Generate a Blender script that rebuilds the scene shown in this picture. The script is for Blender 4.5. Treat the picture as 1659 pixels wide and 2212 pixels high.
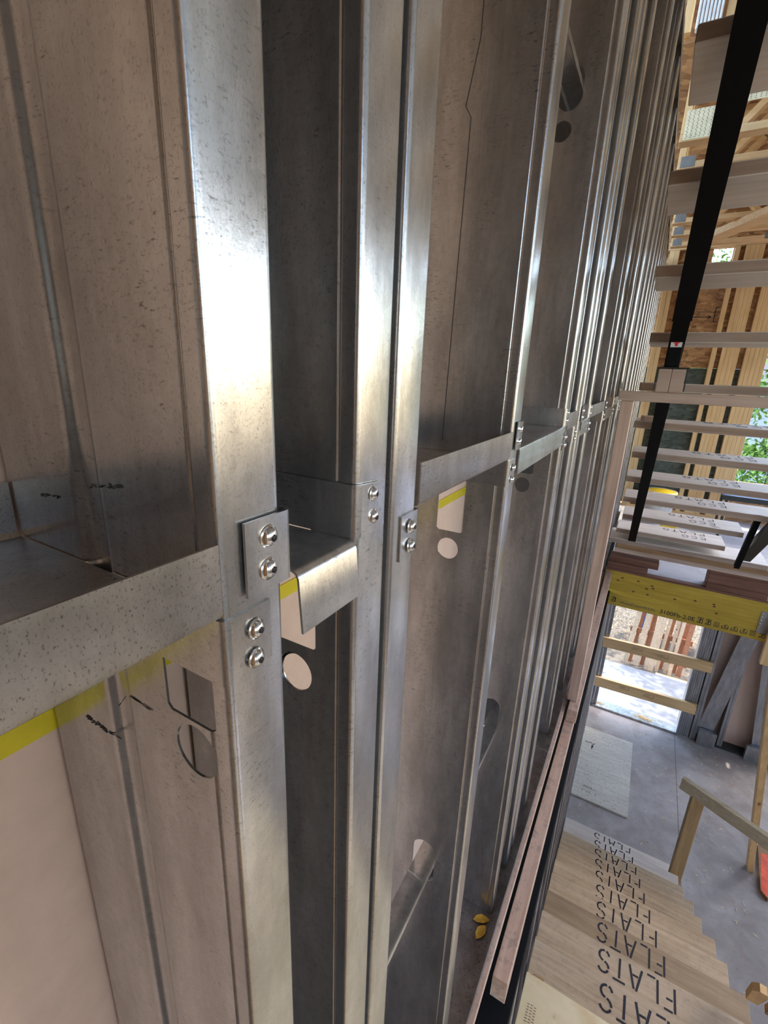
import bpy, bmesh, math, random
from mathutils import Vector, Matrix
from mathutils.geometry import tessellate_polygon
random.seed(7)
for o in list(bpy.data.objects): bpy.data.objects.remove(o, do_unlink=True)
SC = bpy.context.scene
COL = SC.collection

# ---------------------------------------------------------------- camera (origin of the coordinates; X out of the steel wall, Y along it, Z up)
CR = ((0.8659632, 0.1752371, -0.4684012), (0.4987665, -0.2340721, 0.8345311), (0.0366011, -0.9562961, -0.2901002))
cam = bpy.data.cameras.new('camera'); camo = bpy.data.objects.new('camera', cam); COL.objects.link(camo)
m = Matrix.Identity(4)
for r in range(3):
    m[r][0] = CR[r][0]; m[r][1] = -CR[r][1]; m[r][2] = -CR[r][2]
camo.matrix_world = m
cam.sensor_fit = 'VERTICAL'; cam.sensor_height = 36.0; cam.lens = 994.71 / 2212 * 36.0
cam.clip_start = 0.01; cam.clip_end = 200
SC.camera = camo

# ---------------------------------------------------------------- world, sun, exposure
W = bpy.data.worlds.new('sky'); SC.world = W; W.use_nodes = True
wn = W.node_tree; bg = wn.nodes['Background']
sky = wn.nodes.new('ShaderNodeTexSky'); sky.sky_type = 'NISHITA'; sky.sun_disc = False
sky.sun_elevation = math.radians(48); sky.sun_rotation = math.radians(60); sky.air_density = 1.0; sky.dust_density = 1.5; sky.ozone_density = 1.0
wn.links.new(sky.outputs[0], bg.inputs[0]); bg.inputs[1].default_value = 1.05
sl = bpy.data.lights.new('sun', 'SUN'); sl.energy = 7.0; sl.angle = math.radians(0.6); sl.color = (1, .94, .84)
so = bpy.data.objects.new('sun', sl); COL.objects.link(so)
so.rotation_euler = Vector((0.50, -0.07, -0.86)).to_track_quat('-Z', 'Y').to_euler()
SC.view_settings.view_transform = 'Standard'; SC.view_settings.look = 'None'
SC.view_settings.gamma = 1.0; SC.view_settings.exposure = 0.1; SC.view_settings.use_curve_mapping = False

# ---------------------------------------------------------------- materials
def newmat(name):
    mt = bpy.data.materials.new(name); mt.use_nodes = True
    n = mt.node_tree; n.nodes.clear()
    o = n.nodes.new('ShaderNodeOutputMaterial'); b = n.nodes.new('ShaderNodeBsdfPrincipled')
    n.links.new(b.outputs[0], o.inputs[0]); return mt, n, b
def coords(n, scale=(1, 1, 1), rot=(0, 0, 0)):
    t = n.nodes.new('ShaderNodeTexCoord'); g = n.nodes.new('ShaderNodeNewGeometry')
    mp = n.nodes.new('ShaderNodeMapping'); mp.inputs['Scale'].default_value = scale; mp.inputs['Rotation'].default_value = rot
    n.links.new(g.outputs['Position'], mp.inputs[0]); return mp
def noise(n, vec, scale, detail=4, rough=.6, dist=0):
    t = n.nodes.new('ShaderNodeTexNoise'); t.inputs['Scale'].default_value = scale; t.inputs['Detail'].default_value = detail
    t.inputs['Roughness'].default_value = rough; t.inputs['Distortion'].default_value = dist
    n.links.new(vec.outputs[0], t.inputs['Vector']); return t
def ramp(n, src, stops, interp='LINEAR'):
    r = n.nodes.new('ShaderNodeValToRGB'); r.color_ramp.interpolation = interp
    e = r.color_ramp.elements
    while len(e) < len(stops): e.new(.5)
    for el, (p, c) in zip(e, stops):
        el.position = p; el.color = (c, c, c, 1) if not isinstance(c, tuple) else (c[0], c[1], c[2], 1)
    n.links.new(src, r.inputs[0]); return r
def mix(n, a, b, fac, mode='MIX'):
    x = n.nodes.new('ShaderNodeMix'); x.data_type = 'RGBA'; x.blend_type = mode
    for s, v in ((x.inputs[0], fac), (x.inputs[6], a), (x.inputs[7], b)):
        if hasattr(v, 'links'): n.links.new(v, s)
        elif isinstance(v, tuple): s.default_value = (v[0], v[1], v[2], 1)
        else: s.default_value = v
    return x.outputs[2]
def bump(n, b, src, strength, dist=.001):
    u = n.nodes.new('ShaderNodeBump'); u.inputs['Strength'].default_value = strength; u.inputs['Distance'].default_value = dist
    n.links.new(src, u.inputs['Height']); n.links.new(u.outputs[0], b.inputs['Normal']); return u

def galvanized(name, base=(.63, .635, .645), r0=.20, r1=.262, dirt=.25, stain=(.25, .19, .13)):
    mt, n, b = newmat(name)
    v = coords(n, (1, 1, .18)); v2 = coords(n)
    streak = noise(n, v, 26, 5, .65); fine = noise(n, coords(n, (1, 1, .55)), 900, 3, .7); blot = noise(n, v2, 9, 4, .6)
    vs = coords(n, (1, 1, .025)); brush = noise(n, vs, 260, 2, .5)
    vor = n.nodes.new('ShaderNodeTexVoronoi'); vor.inputs['Scale'].default_value = 150; n.links.new(v2.outputs[0], vor.inputs['Vector'])
    c0 = ramp(n, streak.outputs[0], [(.3, tuple(k * .80 for k in base)), (.7, tuple(min(1, k * 1.14) for k in base))]).outputs[0]
    c1 = mix(n, c0, mix(n, c0, (.5, .5, .5), 1.0, 'MULTIPLY'), ramp(n, vor.outputs['Color'], [(.0, 0.), (1., .22)]).outputs[0])
    tick = noise(n, coords(n, (1, 1, 3.2)), 150, 4, .75); patch = noise(n, coords(n, (1, 1, .35)), 22, 3, .6)
    pm = n.nodes.new('ShaderNodeMath'); pm.operation = 'MULTIPLY'
    n.links.new(ramp(n, tick.outputs[0], [(.57, 0.), (.66, min(1, dirt * 3.0))]).outputs[0], pm.inputs[0]); n.links.new(ramp(n, patch.outputs[0], [(.44, .08), (.62, 1.)]).outputs[0], pm.inputs[1])
    c1 = mix(n, c1, mix(n, c1, (.58, .56, .54), 1.0, 'MULTIPLY'), ramp(n, noise(n, coords(n, (1, 1, .3)), 14, 6, .7).outputs[0], [(.40, .55), (.60, 0.)]).outputs[0])
    c1 = mix(n, c1, (.10, .095, .09), pm.outputs[0])
    sp = ramp(n, fine.outputs[0], [(.57, 0.), (.68, dirt * 1.6)]).outputs[0]
    c2 = mix(n, c1, (.07, .065, .06), sp)
    c3 = mix(n, c2, stain, ramp(n, blot.outputs[0], [(.45, 0.), (1., dirt * .8)]).outputs[0])
    n.links.new(c3, b.inputs['Base Color'])
    b.inputs['Metallic'].default_value = .88
    r = ramp(n, blot.outputs[0], [(.3, r0), (.7, r1)]).outputs[0]
    n.links.new(r, b.inputs['Roughness'])
    add = n.nodes.new('ShaderNodeMath'); add.operation = 'ADD'
    n.links.new(brush.outputs[0], add.inputs[0]); n.links.new(fine.outputs[0], add.inputs[1])
    bump(n, b, add.outputs[0], .09, .0004)
    return mt
def wood(name, c0, c1, axis=0, knot=True, rough=.62, spec=.3, dirt=0.0):
    mt, n, b = newmat(name)
    s = [26, 26, 26]; s[axis] = 1.6
    v = coords(n, tuple(s)); v2 = coords(n)
    g = noise(n, v, 1.5, 6, .62, .35); big = noise(n, v2, 2.2, 3)
    c = ramp(n, g.outputs[0], [(.32, c0), (.68, c1)]).outputs[0]
    c = mix(n, c, tuple(k * .72 for k in c0), ramp(n, big.outputs[0], [(.45, 0.), (.75, .5)]).outputs[0])
    if knot:
        s2 = [9, 9, 9]; s2[axis] = 4
        v3 = coords(n, tuple(s2)); vo = n.nodes.new('ShaderNodeTexVoronoi'); vo.inputs['Scale'].default_value = .55
        n.links.new(v3.outputs[0], vo.inputs['Vector'])
        c = mix(n, c, (.16, .07, .03), ramp(n, vo.outputs['Distance'], [(.045, .85), (.085, 0.)]).outputs[0])
    if dirt:
        d = noise(n, v2, 34, 5, .7); c = mix(n, c, (.20, .17, .15), ramp(n, d.outputs[0], [(.50, 0.), (.66, dirt)]).outputs[0])
    n.links.new(c, b.inputs['Base Color']); b.inputs['Roughness'].default_value = rough
    b.inputs['Specular IOR Level'].default_value = spec
    bump(n, b, g.outputs[0], .25, .0015); return mt
def osb(name, cols, sc=1.0):
    mt, n, b = newmat(name)
    v = coords(n, (18 * sc, 18 * sc, 42 * sc), (.3, .5, .2)); d = noise(n, coords(n), 5, 3)
    vm = n.nodes.new('ShaderNodeVectorMath'); vm.operation = 'MULTIPLY_ADD'; vm.inputs[1].default_value = (2.4, 2.4, 2.4)
    n.links.new(d.outputs['Color'], vm.inputs[0]); n.links.new(v.outputs[0], vm.inputs[2])
    vo = n.nodes.new('ShaderNodeTexVoronoi'); vo.inputs['Scale'].default_value = 1; n.links.new(vm.outputs[0], vo.inputs['Vector'])
    c = ramp(n, vo.outputs['Color'], [(0., cols[0]), (.45, cols[1]), (.8, cols[2]), (1., cols[3])]).outputs[0]
    n.links.new(c, b.inputs['Base Color']); b.inputs['Roughness'].default_value = .7
    bump(n, b, vo.outputs['Color'], .4, .003); return mt
def plain(name, c, rough=.5, metal=0., var=.12, scale=30, spec=.5):
    mt, n, b = newmat(name)
    t = noise(n, coords(n), scale, 4)
    n.links.new(ramp(n, t.outputs[0], [(.3, tuple(k * (1 - var) for k in c)), (.7, tuple(min(1, k * (1 + var)) for k in c))]).outputs[0], b.inputs['Base Color'])
    b.inputs['Roughness'].default_value = rough; b.inputs['Metallic'].default_value = metal
    b.inputs['Specular IOR Level'].default_value = spec; return mt
def floor_mat(name, a, c, st, scale=3.0):
    mt, n, b = newmat(name); v = coords(n)
    t = noise(n, v, scale, 6, .62, .4); t2 = noise(n, v, scale * 9, 5, .7); t3 = noise(n, v, scale * 2.4, 4, .6)
    col = ramp(n, t.outputs[0], [(.32, a), (.66, c)]).outputs[0]
    col = mix(n, col, st, ramp(n, t3.outputs[0], [(.56, 0.), (.76, .6)]).outputs[0])
    col = mix(n, col, tuple(k * .35 for k in a), ramp(n, t2.outputs[0], [(.60, 0.), (.74, .65)]).outputs[0])
    n.links.new(col, b.inputs['Base Color']); b.inputs['Roughness'].default_value = .55
    bump(n, b, t2.outputs[0], .2, .003); return mt

STEEL = galvanized('galvanized_steel')
STEEL2 = galvanized('galvanized_steel_dull', (.46, .46, .46), .34, .5, .5)
TRACK = galvanized('dirty_galvanized_tray', (.42, .40, .385), .30, .45, .5, (.16, .10, .06))
RUSTY = galvanized('rusty_track_steel', (.36, .34, .33), .4, .6, 1.0, (.13, .07, .04))
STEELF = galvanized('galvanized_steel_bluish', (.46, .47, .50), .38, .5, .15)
CHROME = plain('zinc_screw', (.72, .72, .74), .18, 1., .05, 300)
RECESS = plain('screw_recess', (.03, .03, .035), .5, .6)
SHEATH = plain('pink_beige_sheathing', (.62, .45, .355), .75, 0., .05, 40, .2)
YELLOW = plain('yellow_tape', (.58, .46, .02), .35, 0., .1, 20)
BLACK = plain('black_powder_coat_and_shade', (.004, .004, .0045), .55, 0., .2, 60, .12)
BLACKL = plain('black_painted_steel', (.035, .038, .036), .38, .2, .2, 60)
INK = plain('black_stencil_ink', (.008, .009, .02), .6, 0., .1)
INKG = plain('faded_grey_ink', (.20, .15, .11), .7)
WY = wood('pale_framing_lumber_z', (.70, .44, .19), (.86, .60, .31), 2)
WGP = wood('orange_brown_post', (.36, .23, .10), (.50, .34, .17), 2)
WG = wood('weathered_guard_lumber', (.42, .34, .22), (.58, .50, .35), 0)
WX = wood('pale_framing_lumber_x', (.68, .43, .20), (.86, .61, .34), 0)
WYY = wood('pale_framing_lumber_y', (.60, .38, .20), (.78, .56, .34), 1)
WPX = wood('pinkish_lumber_x', (.46, .32, .24), (.64, .49, .39), 0)
WPZ = wood('pinkish_lumber_z', (.46, .30, .22), (.66, .47, .36), 2)
WPY = wood('pinkish_lumber_y', (.48, .30, .21), (.66, .47, .36), 1, dirt=.5)
WDARK = wood('dark_reddish_cribbing', (.12, .05, .03), (.25, .12, .075), 0, False)
WBRN = wood('brown_plywood_edge', (.22, .11, .05), (.42, .25, .12), 0, False)
TREAD = wood('stair_tread_lumber', (.68, .60, .52), (.82, .75, .68), 0, rough=.5, spec=.4)
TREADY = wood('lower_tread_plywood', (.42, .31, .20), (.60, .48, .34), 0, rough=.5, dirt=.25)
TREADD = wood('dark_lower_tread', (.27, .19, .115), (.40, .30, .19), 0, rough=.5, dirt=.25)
LAND = floor_mat('landing_plywood', (.70, .52, .26), (.88, .76, .50), (.60, .32, .10), 1.7)
PLY = wood('pale_plywood_sheet', (.56, .52, .44), (.72, .69, .60), 0, True, .6, .3, .3)
LVLM = wood('yellow_laminated_beam', (.42, .28, .03), (.58, .40, .055), 0)
OSBM = osb('oriented_strand_board', [(.22, .11, .05), (.42, .23, .10), (.60, .36, .17), (.72, .48, .26)])
OSBG = osb('green_grey_strand_board', [(.04, .05, .04), (.075, .095, .08), (.10, .13, .11), (.14, .17, .15)])
FLOORM = floor_mat('dusty_subfloor', (.27, .235, .215), (.43, .395, .375), (.30, .20, .15))
FLOORU = floor_mat('pale_subfloor', (.34, .36, .40), (.48, .50, .55), (.30, .26, .24))
SLABM = floor_mat('pale_concrete', (.20, .21, .225), (.26, .27, .285), (.20, .20, .20), 1.5)
GRAVEL = floor_mat('leaf_litter_ground', (.10, .08, .055), (.26, .21, .15), (.20, .15, .09), 9)
PALLET = wood('weathered_pallet_wood', (.48, .34, .22), (.70, .56, .40), 1)
PALLETD = wood('reddish_pallet_wood', (.30, .12, .06), (.46, .22, .12), 1)
GREEN = plain('teal_painted_edge', (.02, .22, .16), .5)
ORANGE = plain('orange_spray_paint', (.85, .10, .04), .55, 0., .25, 14)
WHITE = plain('white_plastic', (.80, .80, .78), .4)
YELP = plain('yellow_plastic', (.85, .60, .02), .4)
BLUE = plain('blue_plastic', (.03, .10, .30), .4)
LEAFY = plain('yellow_leaf', (.60, .34, .03), .6, 0., .3, 60)
BARK = plain('tree_bark', (.10, .07, .05), .9)
LEAF = plain('green_leaves', (.16, .30, .05), .6, 0., .5, 2.5)
LEAF2 = plain('yellow_green_leaves', (.34, .36, .08), .6, 0., .4, 2.5)
PLATE = plain('pale_toothed_plate', (.76, .66, .42), .6, 0.)
RED = plain('red_arrow', (.75, .02, .03), .5)
DEBR = plain('dirt_crumbs', (.10, .06, .04), .9, 0., .6, 200)
CHIP = plain('pale_wood_chips', (.75, .62, .42), .8, 0., .2, 200)

GYP = plain('pale_wall_board', (.50, .51, .52), .8, 0., .06, 3, .2)
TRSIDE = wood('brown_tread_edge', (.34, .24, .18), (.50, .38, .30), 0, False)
DPLATE = plain('dull_grey_plate', (.20, .20, .19), .6, .2)
# ---------------------------------------------------------------- helpers
def tag(o, label=None, cat=None, group=None, kind=None):
    if label: o['label'] = label
    if cat: o['category'] = cat
    if group: o['group'] = group
    if kind: o['kind'] = kind
    return o
def wloc(o):
    v = Vector((0, 0, 0))
    while o is not None: v += o.location; o = o.parent
    return v
def empty(name, loc=(0, 0, 0), **k):
    o = bpy.data.objects.new(name, None); o.empty_display_size = .1; o.location = loc; COL.objects.link(o); return tag(o, **k)
def link(name, me, mat, parent=None, loc=(0, 0, 0), rot=None, **k):
    o = bpy.data.objects.new(name, me)
    if mat and not me.materials: me.materials.append(mat)
    COL.objects.link(o)
    if parent is not None:
        o.parent = parent; o.location = Vector(loc) - wloc(parent)
    else: o.location = loc
    if rot: o.rotation_euler = rot
    return tag(o, **k)
def mesh(name, vs, fs, smooth=False):
    me = bpy.data.meshes.new(name); me.from_pydata([tuple(v) for v in vs], [], fs); me.update()
    bm = bmesh.new(); bm.from_mesh(me); bmesh.ops.recalc_face_normals(bm, faces=bm.faces[:]); bm.to_mesh(me); bm.free()
    if smooth: me.polygons.foreach_set('use_smooth', [True] * len(me.polygons))
    return me
def box(name, x0, x1, y0, y1, z0, z1, mat, parent=None, bev=.0015, rot=None, **k):
    c = Vector(((x0 + x1) / 2, (y0 + y1) / 2, (z0 + z1) / 2)); h = ((x1 - x0) / 2, (y1 - y0) / 2, (z1 - z0) / 2)
    bm = bmesh.new(); bmesh.ops.create_cube(bm, size=2)
    for v in bm.verts: v.co = Vector((v.co.x * h[0], v.co.y * h[1], v.co.z * h[2]))
    if bev: bmesh.ops.bevel(bm, geom=bm.edges[:], offset=min(bev, min(h) * .6), segments=1, affect='EDGES')
    me = bpy.data.meshes.new(name); bm.to_mesh(me); bm.free()
    return link(name, me, mat, parent, c, rot, **k)
def bar(name, a, b, w, h, mat, parent=None, up=(0, 0, 1), bev=.0015, **k):      # box from a to b; w across, h along up
    a = Vector(a); b = Vector(b); d = b - a; L = d.length; d.normalize()
    s = d.cross(Vector(up)).normalized(); u = s.cross(d)
    bm = bmesh.new(); bmesh.ops.create_cube(bm, size=1)
    c = (a + b) / 2
    for v in bm.verts: v.co = d * (v.co.x * L) + s * (v.co.y * w) + u * (v.co.z * h)
    if bev: bmesh.ops.bevel(bm, geom=bm.edges[:], offset=bev, segments=1, affect='EDGES')
    me = bpy.data.meshes.new(name); bm.to_mesh(me); bm.free()
    return link(name, me, mat, parent, c, **k)
def prism(name, pts, z0, z1, mat, parent=None, loc=None, smooth=False, **k):   # closed XY outline extruded along z
    n = len(pts); vs = [(p[0], p[1], z0) for p in pts] + [(p[0], p[1], z1) for p in pts]
    fs = [(i, (i + 1) % n, n + (i + 1) % n, n + i) for i in range(n)]
    tr = tessellate_polygon([[Vector((p[0], p[1], 0)) for p in pts]])
    fs += [tuple(t) for t in tr] + [tuple(n + j for j in t) for t in tr]
    me = mesh(name, vs, fs)
    if smooth: shade(me)
    return link(name, me, mat, parent, (0, 0, 0) if loc is None else loc, **k)
def shade(me, ang=40):
    me.polygons.foreach_set('use_smooth', [True] * len(me.polygons))
    bm = bmesh.new(); bm.from_mesh(me)
    for e in bm.edges:
        e.smooth = len(e.link_faces) == 2 and e.calc_face_angle(0) < math.radians(ang)
    bm.to_mesh(me); bm.free()
def sheet(path, t):                                                            # polyline -> closed outline of thickness t
    n = len(path); L = []; R = []
    for i in range(n):
        p = Vector(path[i])
        a = Vector(path[max(i - 1, 0)]); b = Vector(path[min(i + 1, n - 1)])
        d0 = (p - a) if i else (b - p); d1 = (b - p) if i < n - 1 else (p - a)
        d0.normalize(); d1.normalize(); nn = Vector((-(d0 + d1).y, (d0 + d1).x)); nn.normalize()
        nrm = Vector((-d0.y, d0.x)); s = max(.35, nn.dot(nrm))
        L.append(p); R.append(p + nn * (t / s))
    return [tuple(v) for v in L] + [tuple(v) for v in reversed(R)]
def rounded(path, r, seg=4):                                                   # round every inner corner of a polyline
    out = [path[0]]
    for i in range(1, len(path) - 1):
        a, p, b = Vector(path[i - 1]), Vector(path[i]), Vector(path[i + 1])
        u = (a - p); v = (b - p); rr = min(r, u.length * .45, v.length * .45); u.normalize(); v.normalize()
        if abs(u.dot(v)) > .93: out.append(path[i]); continue
        for k in range(seg + 1):
            t = k / seg; q = (p + u * rr) * (1 - t) ** 2 + p * 2 * t * (1 - t) + (p + v * rr) * t ** 2
            out.append((q.x, q.y))
    out.append(path[-1]); return out
def ribbon(pts3, name, mat, parent, t=.0014, **k): pass
def strokes(segs, w, name, mat, parent, origin, ux, uy, th=.0006, **k):        # flat lettering strokes laid on a surface
    ux = Vector(ux); uy = Vector(uy); n = ux.cross(uy).normalized(); vs = []; fs = []
    for (x0, y0, x1, y1) in segs:
        d = Vector((x1 - x0, y1 - y0)); d.normalize(); p = Vector((-d.y, d.x)) * (w / 2)
        q = [(x0 + p.x, y0 + p.y), (x1 + p.x, y1 + p.y), (x1 - p.x, y1 - p.y), (x0 - p.x, y0 - p.y)]
        b = len(vs)
        for hgt in (0, th): vs += [ux * a + uy * c + n * hgt for a, c in q]
        fs += [(b + 4, b + 5, b + 6, b + 7)] + [(b + i, b + (i + 1) % 4, b + 4 + (i + 1) % 4, b + 4 + i) for i in range(4)]
    me = bpy.data.meshes.new(name); me.from_pydata([tuple(v) for v in vs], [], fs); me.update()
    return link(name, me, mat, parent, origin, **k)
def arc(cx, cy, rx, ry, a0, a1, n=5):
    P = [(cx + rx * math.cos(math.radians(a0 + (a1 - a0) * i / n)), cy + ry * math.sin(math.radians(a0 + (a1 - a0) * i / n))) for i in range(n + 1)]
    return [(P[i][0], P[i][1], P[i + 1][0], P[i + 1][1]) for i in range(n)]
GL = {  # stencil letters in a unit-high box, with the bridges of a stencil left open
    'F': [(.05, 0, .05, 1), (.16, 1, .55, 1), (.16, .55, .45, .55)],
    'L': [(.05, 0, .05, 1), (.16, 0, .55, 0)],
    'A': [(0, 0, .26, 1), (.62, 0, .38, .95), (.18, .38, .46, .38)],
    'T': [(0, 1, .6, 1), (.3, 0, .3, .88)],
    'S': arc(.3, .74, .26, .26, 20, 160, 4) + arc(.3, .74, .26, .24, 180, 262, 3) + arc(.3, .26, .26, .24, 82, -90, 5) + arc(.3, .26, .26, .26, -110, -165, 2),
    'E': [(.05, 0, .05, 1), (.16, 1, .5, 1), (.16, .52, .45, .52), (.16, 0, .5, 0)],
    'C': arc(.3, .5, .28, .5, 45, 170, 5) + arc(.3, .5, .28, .5, 190, 315, 5),
    'O': arc(.3, .5, .28, .5, 10, 170, 5) + arc(.3, .5, .28, .5, 190, 350, 5),
}
def stencil(txt, width, height):
    out = []; adv = width / len(txt)
    for i, ch in enumerate(txt):
        for (a, b, c, d) in GL[ch]: out.append((i * adv + a * adv * 1.25, b * height, i * adv + c * adv * 1.25, d * height))
    return out
def textmesh(name, body, size, mat, parent, origin, rot, ext=.0004, **k):
    cu = bpy.data.curves.new(name, 'FONT'); cu.body = body; cu.size = size; cu.extrude = ext
    to = bpy.data.objects.new(name + '_tmp', cu); COL.objects.link(to)
    dg = bpy.context.evaluated_depsgraph_get(); dg.update()
    me = bpy.data.meshes.new_from_object(to.evaluated_get(dg)); me.name = name
    bpy.data.objects.remove(to, do_unlink=True); bpy.data.curves.remove(cu)
    me.materials.clear()
    return link(name, me, mat, parent, origin, rot, **k)
def lathe(prof, seg=20):
    vs = []; fs = []
    for r, z in prof:
        for i in range(seg):
            a = 2 * math.pi * i / seg; vs.append((r * math.cos(a), r * math.sin(a), z))
    for j in range(len(prof) - 1):
        for i in range(seg):
            fs.append((j * seg + i, j * seg + (i + 1) % seg, (j + 1) * seg + (i + 1) % seg, (j + 1) * seg + i))
    return vs, fs

# ================================================================ THE STEEL STUD WALL (wall_left)
XF = -.16; DEP = .20; FL = .0415; ZB = -1.575; ZT = 1.33; T = .0014
wall = empty('wall_left', (XF, 0, ZB), kind='structure')
tag(wall, 'open steel stud wall with galvanized studs, blocking channels and pale sheathing behind')

def stud_profile(y, rib=False):      # C shape, web towards the camera, flange on the face, ribs rolled into the web
    xb = XF - DEP
    p = [(XF - .014, y + FL), (XF, y + FL), (XF, y), (XF - .0135, y), (XF - .0150, y + .0012), (XF - .0165, y),
         ] + ([(XF - .091, y), (XF - .098, y + .005), (XF - .110, y + .005), (XF - .117, y)] if rib else []) + [(XF - .150, y),
         (xb, y), (xb, y + FL), (xb + .014, y + FL)]
    return sheet(rounded(p, .0046, 5), -T)
def stud(y, z0=ZB + .003, z1=ZT, holes=(), mat=STEEL, name='steel_stud', parent=None, dz=0):
    pts = stud_profile(y, y < .2)
    c = Vector((XF - DEP / 2, y, z0)); loc = [(p[0] - c.x, p[1] - c.y) for p in pts]
    o = prism(name, loc, 0, z1 - z0, mat, parent or wall, c, smooth=True)
    if holes:
        cut = []
        for (kind, hx, hz, w, h) in holes:
            P = []
            if kind == 'round': P = [(w / 2 * math.cos(a * math.pi / 16), h / 2 * math.sin(a * math.pi / 16)) for a in range(32)]
            elif kind == 'slot':
                r = w / 2
                P = [(r * math.cos(math.pi * a / 12), h / 2 - r + r * math.sin(math.pi * a / 12)) for a in range(13)]
                P += [(-r * math.cos(math.pi * a / 12), -h / 2 + r - r * math.sin(math.pi * a / 12)) for a in range(13)]
            else:            # arch: round top, square foot
                r = w / 2
                P = [(r * math.cos(math.pi * a / 12), h / 2 - r + r * math.sin(math.pi * a / 12)) for a in range(13)] + [(-r, -h / 2 + .003), (-r + .003, -h / 2), (r - .003, -h / 2), (r, -h / 2 + .003)]
            n = len(P); vs = [(hx + a, y - .02, hz + b) for a, b in P] + [(hx + a, y + .02, hz + b) for a, b in P]
            fs = [(i, (i + 1) % n, n + (i + 1) % n, n + i) for i in range(n)] + [tuple(range(n)), tuple(range(2 * n - 1, n - 1, -1))]
            cut.append((vs, fs))
        vs = []; fs = []
        for a, b in cut:
            k = len(vs); vs += a; fs += [tuple(i + k for i in f) for f in b]
        co = bpy.data.objects.new('cutter', mesh('cutter', vs, fs)); COL.objects.link(co)
        md = o.modifiers.new('holes', 'BOOLEAN'); md.object = co; md.operation = 'DIFFERENCE'; md.solver = 'EXACT'
        dg = bpy.context.evaluated_depsgraph_get(); dg.update()
        me = bpy.data.meshes.new_from_object(o.evaluated_get(dg)); o.modifiers.clear(); o.data = me
        me.materials.clear(); me.materials.append(mat); shade(me, 35)
        bpy.data.objects.remove(co, do_unlink=True)
    return o
N1, N2, N3, N4, N5, N6, N7, N8, N9 = .133, .247, .298, .631, 1.05, 1.21, 1.28, 1.46, 1.91
stud(-.274)
stud(N1, holes=[('arch', -.192, -.142, .040, .094), ('round', -.190, -.209, .034, .034)])
stud(N2, holes=[('arch', -.216, -.155, .042, .110), ('round', -.216, -.236, .034, .034), ('slot', -.225, -.92, .04, .11)])
stud(N3, holes=[('arch', -.258, -.190, .052, .130), ('round', -.256, -.285, .042, .042), ('slot', -.235, -.91, .04, .11)])
stud(N4, holes=[('arch', -.239, -.175, .042, .108), ('round', -.239, -.257, .034, .034), ('slot', -.236, -.91, .046, .10), ('slot', -.236, .515, .042, .08)])
stud(N5, holes=[('arch', -.231, -.155, .042, .104), ('round', -.231, -.234, .034, .034), ('slot', -.236, -.87, .04, .10), ('slot', -.232, .506, .042, .068), ('round', -.240, .442, .034, .034)])
YS = [N6, N7, N8, N9, 2.29, 2.63, 2.68, 3.06, 3.46, 3.87, 4.27, 4.31, 4.70, 5.10, 5.50, 5.90, 6.28]
for y in YS: stud(y)

# tracks top and bottom (channels the studs stand in)
def u_channel(name, y0, y1, z, up, mat, parent, h=.036, w=DEP + .004, xf=XF + .0025, **k):
    s = 1 if up else -1
    p = rounded([(xf, s * h), (xf, 0), (xf - w, 0), (xf - w, s * h)], .003, 3)
    out = sheet(p, -T * s); n = len(out); c = Vector((xf - w / 2, (y0 + y1) / 2, z))
    vs = [(a - c.x, y0 - c.y, b) for a, b in out] + [(a - c.x, y1 - c.y, b) for a, b in out]
    fs = [(i, (i + 1) % n, n + (i + 1) % n, n + i) for i in range(n)]
    tr = tessellate_polygon([[Vector((a, b, 0)) for a, b in out]]); fs += [tuple(t) for t in tr] + [tuple(n + j for j in t) for t in tr]
    me = mesh(name, vs, fs); shade(me); return link(name, me, mat, parent, c, **k)
u_channel('bottom_track', -.6, 6.35, ZB, True, RUSTY, wall, .034, w=DEP + .026, xf=-.136)
u_channel('top_track', -.6, 6.35, ZT + .002, False, STEEL2, wall, .04)

# sheathing on the far side with a yellow taped joint
for z0, z1 in ((-1.57, -.268), (-.260, 1.33)):
    for i in range(6):
        y0 = -.6 + i * 1.22; y1 = min(y0 + 1.217, 6.4)
        box('sheathing_panel', XF - DEP - .020, XF - DEP - .0045, y0, y1, z0, z1, SHEATH, wall, 0)
box('joint_tape', XF - DEP - .0044, XF - DEP - .0024, -.6, 6.3, -.277, -.258, YELLOW, wall, 0, label='glossy yellow tape sealing the joint between sheathing panels')

# screws
sv, sf = lathe([(.0002, .0040), (.0020, .0039), (.0035, .0034), (.0047, .0024), (.0054, .0011), (.0056, .0004), (.0064, .0003), (.0066, -.0004)], 20)
SCR = mesh('screw', sv, sf, True); SCR.materials.append(CHROME)
rv, rf = lathe([(.0001, .0041), (.0021, .0041), (.0021, .0036)], 6)
REC = mesh('screw_recess', rv, rf); REC.materials.append(RECESS)
_sv, _sf = [], []
for vs_, fs_ in ((sv, sf), ([(a * 1.0, b * 1.0, c + .0001) for a, b, c in rv], rf)):
    k = len(_sv); _sv += vs_; _sf += [tuple(i + k for i in f) for f in fs_]
SCRM = mesh('screw', _sv, _sf, True); SCRM.materials.append(CHROME); SCRM.materials.append(RECESS)
for i, p in enumerate(SCRM.polygons):
    if i >= len(sf): p.material_index = 1
def screw(parent, x, y, z, s=1.0):
    o = bpy.data.objects.new('screw', SCRM); COL.objects.link(o); o.parent = parent
    o.location = Vector((x, y, z)) - wloc(parent); o.rotation_euler = (random.uniform(-.08, .08), math.pi / 2 + random.uniform(-.1, .1), random.uniform(-.1, .1)); o.scale = (s, s, s); return o

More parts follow.
